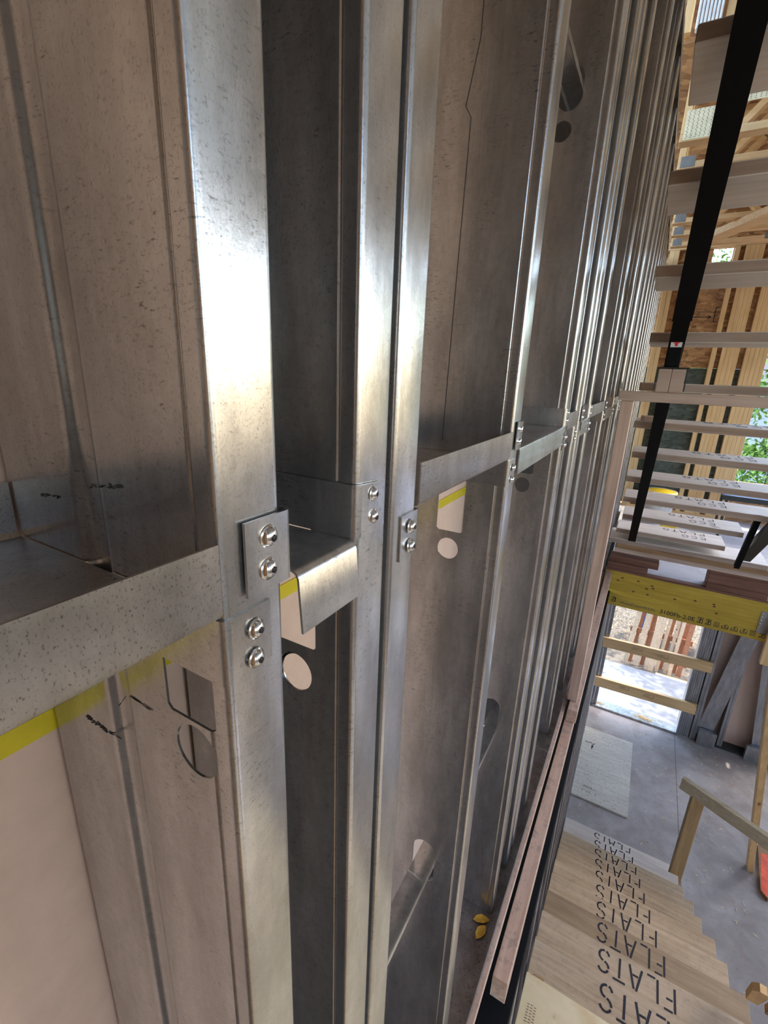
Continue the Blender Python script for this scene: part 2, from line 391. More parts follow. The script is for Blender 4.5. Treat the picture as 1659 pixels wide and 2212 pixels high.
# blocking channels: a length of channel between two studs, its ends folded into tabs screwed to the studs
def solid_poly3(name, quads, mat, parent, t=.0015, **k):
    """quads: list of strips; each a list of (x,y,z) pairs [(a0,b0),(a1,b1)..] swept as a thin sheet with thickness along the local normal"""
    vs = []; fs = []
    for st in quads:
        n = len(st); base = len(vs); N = []
        for i in range(n):
            a, b = Vector(st[i][0]), Vector(st[i][1]); j = i + 1 if i < n - 1 else i - 1
            e = (Vector(st[j][0]) - a) * (1 if j > i else -1); nn = (b - a).cross(e); nn.normalize(); 
            if 0 < i:
                e2 = a - Vector(st[i - 1][0]); n2 = (b - a).cross(e2); n2.normalize(); nn = (nn + n2).normalized()
            N.append(nn)
        for i in range(n): vs += [Vector(st[i][0]), Vector(st[i][1])]
        for i in range(n): vs += [Vector(st[i][0]) + N[i] * t, Vector(st[i][1]) + N[i] * t]
        o = 2 * n
        for i in range(n - 1):
            q = base + 2 * i
            fs += [(q, q + 1, q + 3, q + 2), (q + o, q + o + 2, q + o + 3, q + o + 1), (q, q + 2, q + o + 2, q + o), (q + 1, q + o + 1, q + o + 3, q + 3)]
        q = base; fs += [(q, q + o, q + o + 1, q + 1)]; q = base + 2 * (n - 1); fs += [(q, q + 1, q + o + 1, q + o)]
    me = mesh(name, vs, fs); shade(me); return link(name, me, mat, parent, **k)
def blocking(ya, yb, z, up, la=None, lb=None, zl=0., flap=0., label=None, zlow=None):
    """web at height z from ya to yb; flange up or down; la/lb = stud web Y of the studs at the ends"""
    s = 1 if up else -1; h = .038; xb = XF - DEP + .004; x = XF + .0012
    th = blk = empty('blocking_channel', (XF, (ya + yb) / 2, z)); blk.parent = wall; blk.location = Vector((XF, (ya + yb) / 2, z)) - wloc(wall)
    if label: blk['label'] = label
    r = .004
    prof = [(x, s * h), (x, s * r), (x - r * .3, s * r * .3), (x - r, 0), (xb + r, 0), (xb, s * r), (xb, s * h)]
    xa = [(p[0] + (flap * (abs(p[1]) / h) if p[0] > XF else 0)) for p in prof]
    solid_poly3('channel', [[((xx, ya, z + p[1]), (xx, yb, z + p[1])) for xx, p in zip(xa, prof)]], TRACK if up else STEEL, blk)
    t = -s                                                # tabs fold the other way
    if lb is not None:                                    # tab on the web of the far stud, wrapped round its corner
        yw = lb - .0012; zz0 = z + t * .002; zz1 = z + t * .039
        path = rounded([(XF - DEP + .01, yw), (x, yw), (x, lb + .030)], .0045, 4)
        solid_poly3('end_tab', [[((p[0], p[1], zz0), (p[0], p[1], zz1 - (t * .002 if i > len(path) - 2 else 0))) for i, p in enumerate(path)]], STEEL, blk, -.0014)
        for f, dy in ((.30, .018), (.70, .017)): screw(blk, x + .0014, lb + dy, z + t * .042 * f + t * .001, .86)
    if la is not None:                                    # tab in the open side of the near stud, wrapped back over its flange
        ye = la + FL + .0035; zz0 = z + t * .001; zz1 = z + t * .040
        path = rounded([(XF - DEP + .03, ye + .001), (x + .0006, ye), (x + .0006, la + .013)], .003, 3)
        solid_poly3('end_tab', [[((p[0], p[1], zz0), (p[0], p[1], zz1)) for p in path]], STEEL, blk, .0016)
        for f in (.30, .72): screw(blk, x + .0022, la + .027 + .002 * f, z + t * .041 * f, .95)
    return blk
blocking(-.232, N1 - .001, -.115, True, -.274, N1, label='dull grey channel with its flange turned up, dirt lying in the tray')
blocking(N1 + FL + .010, N2 - .003, -.1105, False, N1, N2, flap=.003, label='short channel with a ragged flange turned down')
blocking(N3 + FL + .004, N4 - .001, -.1085, True, N3, N4, label='bright channel with its flange turned up between a double stud and a single stud')
blocking(N4 + FL + .004, N5 - .001, -.0985, False, N4, N5, label='shiny channel with its flange turned down')
blocking(N5 + FL + .004, N6 - .001, -.109, True, N5, N6)
blocking(N7 + FL + .004, N8 - .001, -.105, False, N7, N8)
blocking(N8 + FL + .004, N9 - .001, -.108, True, N8, N9)
yy = [N9] + YS[4:]
up = False
for a, b in zip(yy[:-1], yy[1:]):
    if b - a < .1: continue
    blocking(a + FL + .004, b - .001, -.107, up, a, b); up = not up
# bridging channels threaded through the punched holes
def crc(y0, y1, x, z):
    out = sheet(rounded([(x - .019, z - .012), (x - .019, z), (x + .019, z), (x + .019, z - .012)], .002, 2), -.0015)
    n = len(out); c = Vector((x, (y0 + y1) / 2, z)); vs = [(a - c.x, y0 - c.y, b - c.z) for a, b in out] + [(a - c.x, y1 - c.y, b - c.z) for a, b in out]
    fs = [(i, (i + 1) % n, n + (i + 1) % n, n + i) for i in range(n)] + [tuple(range(n)), tuple(range(2 * n - 1, n - 1, -1))]
    me = mesh('bridging_channel', vs, fs); shade(me); return link('bridging_channel', me, STEEL, wall, c)
crc(.20, 6.2, -.236, -.915); crc(.50, 1.30, -.232, .515)

def smudge(pts, w, y, mat=INK, name='marker_smudge'):
    segs = [(pts[i][0], pts[i][1], pts[i + 1][0], pts[i + 1][1]) for i in range(len(pts) - 1)]
    if name == 'marker_smudge':
        fine = []
        for (a, b, c, d) in segs:
            for k in range(14):
                t0 = random.uniform(0, .8); t1 = t0 + random.uniform(.1, .25); j = random.gauss(0, w * .5)
                fine.append((a + (c - a) * t0, b + (d - b) * t0 + j, a + (c - a) * t1, b + (d - b) * t1 + j * .6))
        segs = fine; w *= .35
    return strokes(segs, w, name, mat, wall, (0, y, 0), (1, 0, 0), (0, 0, 1), .0002)
GRIME = plain('dark_grime', (.05, .05, .05), .6)
smudge([(-.3095, -.2403), (-.296, -.2395), (-.283, -.2405)], .0024, .1328, INK); smudge([(-.283, -.2405), (-.2667, -.2385)], .0012, .1328, INK)
smudge([(-.2647, -.2113), (-.252, -.1975), (-.2249, -.1984)], .0010, .1328, GRIME)
smudge([(-.316, -.079), (-.302, -.0772), (-.289, -.0765)], .0013, .1328, GRIME); smudge([(-.2602, -.0660), (-.244, -.0632), (-.2277, -.0608)], .0014, .1328, GRIME)
smudge([(-.249, .45), (-.2495, .376), (-.262, .312), (-.254, .300), (-.257, .15), (-.261, -.092)], .0007, .6306, GRIME, 'scribed_line')
# ================================================================ wood and lower steel wall under the base track
box('base_plate_board', -.36, -.124, -.5, 4.14, -1.616, -1.5775, WPY, None, .001, label='wide pale wood plate carrying the bottom track of the steel stud wall', cat='board')
box('ledger_board', -.115, -.072, .94, 4.14, -1.715, -1.630, WPY, None, .0015, label='pinkish two by four ledger with scribbled marks along the foot of the steel wall', cat='board')
box('ledger_board', -.110, -.064, 2.13, 4.14, -1.629, -1.560, WPY, None, .0015, label='dirty upper ledger board lying on the long ledger and ending behind the yellow beam', cat='board')
lw = empty('wall_lower_left', (-.05, 0, -4.52), kind='structure')
XF2, XF = XF, -.055
for y in [-.1, .3, .7, 1.1, 1.5, 1.9, 2.3, 2.7, 3.1, 3.5, 3.9, 4.3, 4.7, 5.1, 5.5, 5.9, 6.3]:
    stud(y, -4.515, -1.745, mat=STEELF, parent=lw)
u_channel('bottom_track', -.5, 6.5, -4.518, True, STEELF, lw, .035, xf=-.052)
u_channel('top_track', -.5, 6.5, -1.742, False, BLACK, lw, .05, xf=-.052)  # black on this steel track is shade put into its colour
XF = XF2
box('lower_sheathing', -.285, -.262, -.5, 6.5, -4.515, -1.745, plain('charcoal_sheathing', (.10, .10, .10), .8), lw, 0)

# ================================================================ floors and structure beyond
box('floor', -.30, 5.0, -1.0, 6.62, -4.60, -4.52, FLOORM, None, 0, kind='structure')
for i, (x, y0) in enumerate(((.62, 1.6), (1.83, 1.6))): pass
fl = bpy.data.objects['floor']
box('panel_joint', 1.005, 1.009, 1.2, 6.55, -4.5202, -4.5192, DEBR, fl, 0)
up_fl = box('floor_upper', -.10, 5.0, 4.205, 6.62, -1.62, -1.53, FLOORU, None, 0, kind='structure')
# upper floor has a deep edge hidden behind the beam
lvl = box('laminated_beam', -.118, 1.09, 4.155, 4.20, -1.865, -1.552, LVLM, None, .001, label='yellow laminated wood beam with printed stamps spanning above the doorway', cat='beam')
box('plywood_edge', -.125, 1.09, 4.150, 4.204, -1.551, -1.531, WDARK, lvl, .001)
def lvtext(body, x, z, size, r=0, mat=INK): return textmesh('lettering', body, size, mat, lvl, (x, 4.1535, z), (math.pi / 2, r, 0))
lvtext('iWestFraser\u00ae LVL', .035, -1.835, .036, 0, INKG); lvtext('3100Fb-2.0E', .335, -1.835, .050)
for i, x in enumerate((-.03,)): strokes([(0, 0, .03, 0), (0, .01, .03, .035), (.03, 0, .03, .04), (0, .04, .03, .04)], .006, 'emblem', INK, lvl, (x, 4.1535, -1.83), (1, 0, 0), (0, 0, 1))
for x, kind in ((.60, 0), (.655, 0), (.71, 1), (.765, 2), (.825, 2), (.885, 2), (.94, 1), (1.0, 0)):
    if kind == 0: sg = [(0, .045, .038, .045), (0, 0, .038, 0), (0, 0, .038, .04), (.0, .03, .03, .03), (.02, 0, .02, .045), (.036, 0, .036, .03)]
    elif kind == 1: sg = [(0, k * .012, .04, k * .012) for k in range(4)]
    else: sg = [(0, 0, .04, 0), (0, 0, 0, .025), (.04, 0, .04, .028), (.01, .012, .034, .012), (.01, .024, .034, .036), (.02, .012, .02, .036)]
    strokes(sg, .004, 'stamp_mark', INK, lvl, (x, 4.1535, -1.835), (1, 0, 0), (0, 0, 1))
for x, z in ((.02, -1.60), (.14, -1.60), (.245, -1.615), (.255, -1.635), (.21, -1.65), (.12, -1.70), (.225, -1.70), (.42, -1.685), (.555, -1.66), (.68, -1.655), (.685, -1.672), (.71, -1.725), (-.01, -1.63)):
    v_, f_ = lathe([(.0001, .001), (.010, .001), (.011, 0)], 10)
    link('knot', mesh('knot', [(a, b * .55, c) for a, b, c in v_], f_), plain('dark_knot', (.14, .03, .015), .7) if 'dark_knot' not in bpy.data.materials else bpy.data.materials['dark_knot'], lvl, (x, 4.1545, z), (math.pi / 2, 0, 0))
hg = empty('joist_hanger', (1.02, 4.15, -1.8), label='grey steel joist hanger nailed to the right end of the yellow beam', cat='bracket')
box('bracket_plate', .975, 1.045, 4.1495, 4.1535, -1.80, -1.62, STEEL2, hg, .0005)
for i in range(6): screw(hg, .985, 4.149, -1.64 - i * .028, .8).rotation_euler = (math.pi / 2, 0, 0)
box('hanging_board', 1.035, 1.12, 4.08, 4.12, -2.02, -1.66, WY, None, label='short upright board hanging below the right end of the yellow beam', cat='board')

# cribbing on the beam under the stair foot
cr = 'reddish blocks packed under the stair foot'
box('cribbing_block', -.112, .19, 4.155, 4.28, -1.530, -1.474, WDARK, None, label='lower reddish block packed on the left end of the yellow beam', cat='block', group=cr)
box('cribbing_block', -.105, .26, 4.16, 4.28, -1.473, -1.416, WDARK, None, label='upper reddish block packed on the left end of the yellow beam', cat='block', group=cr)
box('cribbing_block', .60, .985, 4.155, 4.30, -1.530, -1.482, WDARK, None, label='lower reddish block packed on the right end of the yellow beam', cat='block', group=cr)
box('cribbing_block', .60, 1.03, 4.15, 4.30, -1.481, -1.372, WDARK, None, label='thick upper reddish block packed on the right end of the yellow beam', cat='block', group=cr)
box('packing_board', -.082, 1.0, 4.13, 4.27, -1.371, -1.333, WPX, None, label='lower pale board of the pair the stair foot rests on', cat='board')
box('packing_board', -.075, 1.16, 4.12, 4.27, -1.332, -1.292, WBRN, None, label='upper brown board of the pair the stair foot rests on', cat='board')

# ================================================================ upper staircase, seen from its underside
K = .195 / .267
sta = empty('staircase', (.4, 4.2, -1.29), label='open riser staircase with stencilled treads on black steel stringers rising over the camera', cat='staircase')
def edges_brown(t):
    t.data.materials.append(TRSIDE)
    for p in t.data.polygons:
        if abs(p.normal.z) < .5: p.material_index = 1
LM = {}
def letters(t, txt, width, height, wd, origin):
    adv = width / len(txt)
    for i, ch in enumerate(txt):
        key = (ch, round(adv, 4), height, wd); org = Vector(origin) + Vector((-i * adv, 0, 0))
        if key in LM:
            o = bpy.data.objects.new('letter', LM[key]); COL.objects.link(o); o.parent = t; o.location = org - wloc(t)
        else:
            o = strokes([(a * adv * 1.25, b * height, c * adv * 1.25, d * height) for a, b, c, d in GL[ch]], wd, 'letter', INK, t, org, (-1, 0, 0), (0, -1, 0)); LM[key] = o.data
def tread_lettering(t, x, yn, z, s=1):
    letters(t, 'FLATS', .31, .066, .0065, (.535, yn + .245, z + .0004)); letters(t, 'ECO', .175, .066, .0065, (.535, yn + .135, z + .0004))
for i in range(-3, 12):
    yn = 1.48 + .267 * i; z = .78 - .195 * i
    x1 = 1.02
    if i == 9: x1 = .695
    if i == 10: x1 = .655
    if i == 8: x1 = .80
    if i == 11: continue
    x0 = -.078 + (.012 if i % 3 == 0 else 0) - (.018 if i == 10 else 0)
    t = box('tread', x0, x1, yn, yn + .285, z - .039, z, TREAD, sta, .003)
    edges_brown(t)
    tread_lettering(t, 0, yn, z)
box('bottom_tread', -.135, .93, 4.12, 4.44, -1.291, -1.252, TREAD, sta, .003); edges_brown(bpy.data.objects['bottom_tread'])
def stringer(x0, x1, ya, yb, name='stringer', w=.05, mat=BLACK):
    # underside line Z = .74 + K(1.48 - Y)
    off = .004
    a = Vector(((x0 + x1) / 2, ya, .74 + K * (1.48 - ya))); b = Vector(((x0 + x1) / 2, yb, .74 + K * (1.48 - yb)))
    nrm = Vector((0, K, 1)).normalized(); c = nrm * (w / 2 + off)
    return bar(name, a - c, b - c, x1 - x0, w, mat, sta, up=nrm, bev=.003)
s1 = stringer(.008, .056, .35, 4.17)
s2 = stringer(.745, .81, .35, 4.13, mat=BLACKL)
bar('stringer_sleeve', *[Vector((.032, y, .74 + K * (1.48 - y))) - Vector((0, K, 1)).normalized() * .03 for y in (.35, 2.13)], .056, .056, BLACK, sta, up=(0, K, 1), bev=.003)
bar('saddle_plate', *[Vector((x, 2.215, .0575)) for x in (-.016, .090)], .05, .004, BLACKL, sta, up=(0, 0, 1), bev=.001)
for x in (-.0145, .0885): box('saddle_plate', x - .0015, x + .0015, 2.195, 2.235, -.03, .056, BLACKL, sta, .0005)
box('shore_stub', .007, .056, 2.196, 2.24, .060, .235, BLACK, sta, .003)
bar('bracket_post', (.715, 3.95, -1.25), (.715, 3.70, -.80), .03, .03, BLACK, sta, bev=.002)
# red arrow sticker on the stringer, facing the camera
cen = Vector((.0315, 2.1945, .148)); ny = Vector((0, 1, 0)); dy_ = Vector((0, 0, 1))
def slab(name, pts, c, u, v, nn, mat, parent, th=.0008):
    n = len(pts); vs = [u * a + v * b for a, b in pts] + [u * a + v * b + nn * th for a, b in pts]
    fs = [tuple(range(n)), tuple(range(2 * n - 1, n - 1, -1))] + [(i, (i + 1) % n, n + (i + 1) % n, n + i) for i in range(n)]
    return link(name, mesh(name, vs, fs), mat, parent, c)
stk = slab('sticker', [(-.019, -.014), (.019, -.014), (.019, .014), (-.019, .014)], cen, Vector((1, 0, 0)), dy_, -ny, WHITE, sta)
slab('arrow_print', [(-.005, -.010), (.005, -.010), (.005, 0), (.012, 0), (0, .010), (-.012, 0), (-.005, 0)], cen - ny * .001, Vector((1, 0, 0)), dy_, -ny, RED, stk)
# small plank scrap lying on one tread
box('wood_scrap', -.045, .02, 2.81, 2.90, -.194, -.170, WPX, None, rot=(0, 0, .2), label='small numbered wood offcut lying on a stair tread beside the black stringer', cat='wood scrap')

# temporary shoring under the stair
box('shoring_rail', -.136, 1.3, 2.200, 2.238, -.076, -.036, WPX, None, .002, label='horizontal pinkish wood rail propping the underside of the upper stair', cat='rail')
bk = empty('shoring_block', (.04, 2.2, -.036), label='doubled end grain wood block between the horizontal rail and the black stringer', cat='block')
for x0, x1 in ((-.010, .035), (.036, .083)): box('ply', x0, x1, 2.195, 2.236, -.0355, .054, WPX, bk, .002)
box('shoring_post', -.124, -.078, 2.20, 2.27, -1.559, -.077, WPZ, None, .002, label='upright pinkish two by four post standing against the steel wall under the rail', cat='post')

# ================================================================ lower staircase
los = empty('staircase', (.4, 2.6, -4.52), label='descending flight of plywood treads stencilled FLATS leading down to the lower floor', cat='staircase')
for i in range(11):
    yn = 4.15 - .28 * i; z = -4.30 + .21 * i
    if i == 10:
        t = box('landing_deck', -.045, 1.4, -.9, yn, z - .03, z, LAND, los, .001, label='bright new plywood landing deck')
        continue
    x1 = .886 + (.006 if i % 2 else -.004)
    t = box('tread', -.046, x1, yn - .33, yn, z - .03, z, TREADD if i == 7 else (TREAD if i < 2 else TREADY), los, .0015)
    letters(t, 'FLATS', .335, .098, .0088, (.545, yn - .024, z + .0004)); letters(t, 'ECO', .19, .085, .008, (.545, yn - .19, z + .0004))
for x in (-.02, .80):
    bar('stringer', (x + .02, 4.05, -4.42), (x + .02, 1.2, -2.29), .038, .15, WBRN, los, up=(0, .6, .8))
# plywood label stamps on the landing
strokes([(r * .012, k * .009 + (r % 2) * .002, r * .012 + .008, k * .009 + (r % 2) * .002) for r in range(3) for k in range(7)], .002, 'stamp_print', INKG, bpy.data.objects['landing_deck'], (-.02, 1.20, -2.1996), (1, 0, 0), (0, 1, 0), kind='stuff')
v_, f_ = lathe([(.020, 0), (.020, .0006), (.023, .0006), (.023, 0)], 20)
link('pen_circle', mesh('pen_circle', v_, f_), INKG, bpy.data.objects['landing_deck'], (.03, 1.17, -2.1999))
# notched board at the bottom right
nb = slab('notched_board', [(-.02, .0), (.0, .028), (.025, .024), (.035, -.01), (.03, -.12), (-.012, -.12)], (.80, 1.93, -2.40), Vector((1, 0, 0)), Vector((0, -.35, 1)).normalized(), Vector((0, -1, -.35)).normalized(), WY, None, .03)
tag(nb, 'short board with a clipped pointed top beside the end of the lower treads', 'board')
nb2 = slab('notched_board', [(-.02, .0), (.0, .03), (.05, .04), (.06, -.15), (-.02, -.15)], (.87, 1.90, -2.37), Vector((1, 0, 0)), Vector((0, -.35, 1)).normalized(), Vector((0, -1, -.35)).normalized(), WBRN, None, .03)
tag(nb2, 'darker clipped board at the right edge beside the pointed one', 'board')

# guard rail by the lower stair, loose post and orange plank
gr = empty('guard_rail', (.93, 3.95, -4.3), label='low wooden guard rail on one post beside the foot of the lower stair', cat='guard rail')
bar('top_rail', (.762, 4.0, -3.245), (1.55, 3.62, -3.27), .038, .11, WG, gr, up=(0, 0, 1), bev=.002)
box('post', .845, .935, 3.93, 4.01, -4.36, -3.29, WGP, gr, .002)
bar('leaning_post', (1.60, 4.73, -4.52), (1.135, 4.10, -2.05), .045, .075, WY, None, up=(0, 1, 0), bev=.002, label='tall pale post leaning from the lower floor up to the hanging board', cat='post')
op = slab('painted_plank', [(1.645, 4.50), (1.69, 4.44), (1.80, 4.50), (1.82, 5.05), (1.70, 5.04)], (0, 0, -4.519), Vector((1, 0, 0)), Vector((0, 1, 0)), Vector((0, 0, 1)), WBRN, None, .04)
tag(op, 'plank with fluorescent orange paint lying on the lower floor by the leaning post', 'plank')
slab('orange_paint', [(1.65, 4.503), (1.692, 4.446), (1.795, 4.503), (1.81, 4.96), (1.71, 4.95)], (0, 0, -4.4789), Vector((1, 0, 0)), Vector((0, 1, 0)), Vector((0, 0, 1)), ORANGE, op, .0006)

# plywood offcut on the floor
pl = box('plywood_sheet', -.08, .525, 4.69, 5.92, -4.519, -4.501, PLY, None, .001, rot=(0, 0, .0), label='pale rectangular plywood offcut lying on the dusty lower floor', cat='plywood sheet')
textmesh('stamp_print', '2025', .05, INKG, pl, (.05, 4.86, -4.5006), (0, 0, 0)); strokes([(0, 0, 0, .03), (0, .03, .02, .03), (.05, 0, .05, .03), (.08, 0, .08, .03), (.08, 0, .10, 0), (.14, 0, .14, .03)], .005, 'stamp_print', INKG, pl, (.05, 4.79, -4.5006), (1, 0, 0), (0, 1, 0))
strokes([(0, 0, .06, 0), (.06, .02, .09, .0), (.09, -.02, .12, .02), (.10, -.03, .09, -.10), (.08, -.05, .11, -.05), (.09, -.03, .09, -.09)], .010, 'marker_scribble', INK, pl, (-.02, 5.62, -4.5006), (1, 0, 0), (0, 1, 0))
random.seed(3)
sg = []
for i in range(60):
    a = random.uniform(0, .55); b = random.uniform(0, 1.15); sg.append((a, b, a + random.uniform(.006, .02), b + random.uniform(-.002, .002)))
strokes(sg, .004, 'wood_flecks', plain('plywood_fleck', (.22, .14, .09), .7), pl, (-.06, 4.72, -4.5006), (1, 0, 0), (0, 1, 0), kind='stuff')

# ================================================================ the door wall on the lower floor
YW = 6.55
dw = empty('wall_back_lower', (.6, YW, -4.52), kind='structure')
def vstud(name, x0, x1, y0, y1, z0, z1, mat, parent, ribs=0):
    c = Vector(((x0 + x1) / 2, y0, z0)); w = x1 - x0; d = y1 - y0
    path = [(-w / 2 + .003, .014), (-w / 2 + .003, 0)]
    k = max(1, ribs)
    for j in range(ribs):
        u = -w / 2 + w * (j + 1) / (ribs + 1); path += [(u - .005, 0), (u - .003, .005), (u + .003, .005), (u + .005, 0)]
    path += [(w / 2 - .003, 0), (w / 2 - .003, .014)]
    full = [(-w / 2, d), (-w / 2, 0)] + path[2:-2] + [(w / 2, 0), (w / 2, d)]
    return prism(name, sheet(full, .0016), 0, z1 - z0, mat, parent, c)
for a, b in ((-.06, -.022), (-.020, .022)): vstud('jamb_stud', a, b, YW - .10, YW + .05, -4.515, -2.2, STEELF, dw, 1)
for a, b in ((1.02, 1.064), (1.066, 1.11), (1.112, 1.156)): vstud('jamb_stud', a, b, YW - .10, YW + .05, -4.515, -2.2, STEELF, dw, 1)
vstud('jamb_stud', 1.172, 1.235, YW - .10, YW + .05, -4.515, -2.2, STEELF, dw, 1)
for a, b in ((1.47, 1.525), (1.95, 2.0), (2.35, 2.4)): vstud('steel_stud', a, b, YW - .09, YW + .05, -4.515, -2.2, STEELF, dw, 1)
box('header_track', -.06, 2.6, YW - .10, YW + .05, -2.2, -1.62, STEELF, dw, .001)
u = box('door_sill', -.02, 1.03, YW - .12, YW + .05, -4.519, -4.490, STEEL, dw, .001)
box('floor_track', 1.24, 2.6, YW - .095, YW + .05, -4.519, -4.49, BLACKL, dw, .001)
box('outer_sheathing', 1.157, 2.6, YW + .051, YW + .07, -4.515, -1.62, SHEATH, dw, 0)
# crossing flat straps and their foot boxes
def strap(x0, z0, x1, z1, w, y): return bar('flat_strap', (x0, y, z0), (x1, y, z1), .0025, w, STEELF, dw, up=(1, 0, 0) if abs(z1 - z0) > abs(x1 - x0) else (0, 0, 1), bev=0)
strap(1.30, -4.42, 1.62, -1.7, .17, YW - .094); strap(1.90, -4.42, 1.58, -1.7, .17, YW - .098)
box('strap_boot', 1.245, 1.44, YW - .16, YW - .105, -4.518, -4.30, STEELF, dw, .001)
box('strap_boot', 1.75, 2.02, YW - .16, YW - .105, -4.518, -4.30, STEELF, dw, .001)
for n_, (xa, za, xb, zb_, lab) in enumerate(((-.045, -3.452, 1.205, -3.398, 'upper pale barrier board nailed across the doorway'), (-.095, -4.09, 1.16, -4.045, 'lower pale barrier board nailed across the doorway'))):
    bb = bar('barrier_board', (xa, YW - .125, za), (xb, YW - .125, zb_), .038, .145, WX, None, up=(0, 0, 1), bev=.002, label=lab, cat='board')
    for q in range(2):
        strokes([(0, 0, .09, 0), (0, .02, .07, .02), (.02, .035, .09, .035), (.12, 0, .12, .05), (.12, 0, .02, 0)], .004, 'stamp_print', INKG, bb, (xa + .35 + q * .3, YW - .1455, za + .01), (1, 0, 0), (0, 0, 1))

# outside the door: slab, ground, pallets
box('ground_slab', -.8, 5.0, 6.63, 7.95, -4.72, -4.60, SLABM, None, .002, kind='structure')
gs = 60; gv = []; gf = []
for j in range(gs + 1):
    for i in range(gs + 1):
        x = -9 + 22 * i / gs; y = 7.951 + 16 * (j / gs) ** 1.5
        gv.append((x, y, -4.78 + random.uniform(-.03, .03) + (.0 if y < 12 else (y - 12) * .05)))
for j in range(gs):
    for i in range(gs): a = j * (gs + 1) + i; gf.append((a, a + 1, a + gs + 2, a + gs + 1))
link('ground', mesh('ground', gv, gf, True), GRAVEL, kind='structure')
# leaf litter pieces
lv = []; lf = []
for i in range(5200):
    x = random.uniform(-.8, 1.6); y = random.uniform(7.96, 12.2); a = random.uniform(0, 6.28); s = random.uniform(.010, .030); t_ = random.uniform(-.4, .4)
    if (.1 < x < 1.4 and y < 8.75) or (.45 < x < .75 and y > 9.7): continue
    b = len(lv); z = -4.735 + random.uniform(0, .03)
    for k in range(4):
        q = a + k * math.pi / 2; r = s * (1 if k % 2 == 0 else .45); lv.append((x + r * math.cos(q), y + r * math.sin(q), z + r * math.sin(q) * t_))
    lf.append((b, b + 1, b + 2, b + 3))
link('fallen_leaves', mesh('fallen_leaves', lv, lf), plain('dry_leaves', (.42, .30, .17), .8, 0., .7, 60), kind='stuff', label='dry fallen leaves scattered over the ground beyond the slab', cat='leaves')
random.seed(11)
ps = empty('pallet', (.9, 8.9, -4.7), label='standing wooden pallet with pale and reddish slats just beyond the concrete slab', cat='pallet')
# tall stringers seen between door boards
for j, (x, w, z1, m_, y) in enumerate(((.32, .07, -3.5, PALLET, 8.30), (.39, .05, -3.62, PALLETD, 8.36), (.48, .09, -3.40, PALLET, 8.30), (.575, .06, -3.5, PALLETD, 8.36), (.68, .13, -3.28, PALLET, 8.26), (.80, .05, -3.32, PALLET, 8.30), (.86, .05, -3.35, PALLETD, 8.40), (.925, .05, -3.3, PALLET, 8.32), (.99, .05, -3.3, PALLET, 8.28), (1.06, .05, -3.4, PALLETD, 8.40), (1.12, .07, -3.3, PALLETD, 8.32))):
    bar('slat', (x + .02, y, -4.74), (x + .10, y + .25, z1), w, .022, m_, ps, up=(0, 1, 0))
for z in (-4.62, -4.2, -3.75): box('cross_rail', .32, 1.25, 8.46, 8.50, z, z + .09, PALLETD, ps)
pt = empty('pallet', (1.2, 9.4, -4.7), label='pale pallet lying behind the standing one with a teal edge board on it', cat='pallet')
for k in range(4): box('slat', .62, 1.75, 9.0 + k * .16, 9.13 + k * .16, -3.62, -3.60, WX, pt)
for x in (.64, 1.15, 1.66): box('block', x, x + .08, 9.0, 9.6, -4.7, -3.622, PALLETD, pt)
box('teal_board', .70, 1.75, 8.93, 8.985, -3.66, -3.60, GREEN, None, .002, label='teal painted board laid along the edge of the pallet stack', cat='board')
box('lumber_piece', .80, 1.30, 8.02, 8.10, -4.775, -4.65, WX, None, label='pale timber lying at the edge of the concrete slab', cat='board')
box('storage_bin', .52, .66, 9.8, 10.1, -4.75, -4.2, BLUE, None, .01, label='small blue and white container behind the pallets', cat='container')
# leaves blown on the door sill
for cx in (.03, .62):
    vs = []; fs = []
    for i in range(130):
        x = cx + random.gauss(0, .07); y = YW - .05 + random.gauss(0, .025); a = random.uniform(0, 6.28); s = random.uniform(.005, .012); b = len(vs)
        for k in range(4): q = a + k * math.pi / 2; r = s * (1 if k % 2 == 0 else .4); vs.append((x + r * math.cos(q), y + r * math.sin(q), -4.487 + random.uniform(0, .008)))
        fs.append((b, b + 1, b + 2, b + 3))
    link('leaf_debris', mesh('leaf_debris', vs, fs), LEAFY, kind='stuff', label='dry leaf crumbs heaped on the steel door sill, ' + ('by the left jamb' if cx < .1 else 'towards the middle'), cat='debris')

# ================================================================ upper floor: framed end wall with strand board, ceiling trusses
YE = 6.50
ew = empty('wall_back_upper', (.4, YE, -1.53), kind='structure')
box('strand_board', -.30, .92, YE + .09, YE + .105, .178, 1.262, OSBM, ew, 0)
box('strand_board', -.30, .262, YE + .09, YE + .105, 1.263, 1.40, OSBM, ew, 0); box('strand_board', .438, .92, YE + .09, YE + .105, 1.263, 1.40, OSBM, ew, 0)
box('strand_board', -.30, .92, YE + .09, YE + .105, -1.53, .175, OSBG, ew, 0)
for a, b in ((-.150, -.100), (-.098, -.055), (.028, .062), (.445, .490), (.536, .575), (.576, .615), (.616, .655), (.656, .696), (.750, .788), (.789, .828), (.829, .868), (.869, .908), (.909, .945)):
    box('wall_stud', a, b, YE, YE + .088, -1.49, 1.40, WY, ew)
for a, b in ((-.31, .945),):
    box('bottom_plate', a, b, YE, YE + .088, -1.529, -1.491, WX, ew)
for z in (1.402, 1.442): box('top_plate', -.31, 3.0, YE - .001, YE + .088, z, z + .038, WX, ew)
box('opening_sill', .946, 3.0, YE, YE + .088, -1.10, -1.06, WX, ew); box('strand_board', .946, 3.0, YE + .09, YE + .105, -1.53, -1.06, OSBM, ew, 0)
box('rim_board', -.31, 3.2, YE + .088, YE + .105, 1.401, 1.788, OSBM, ew, 0)
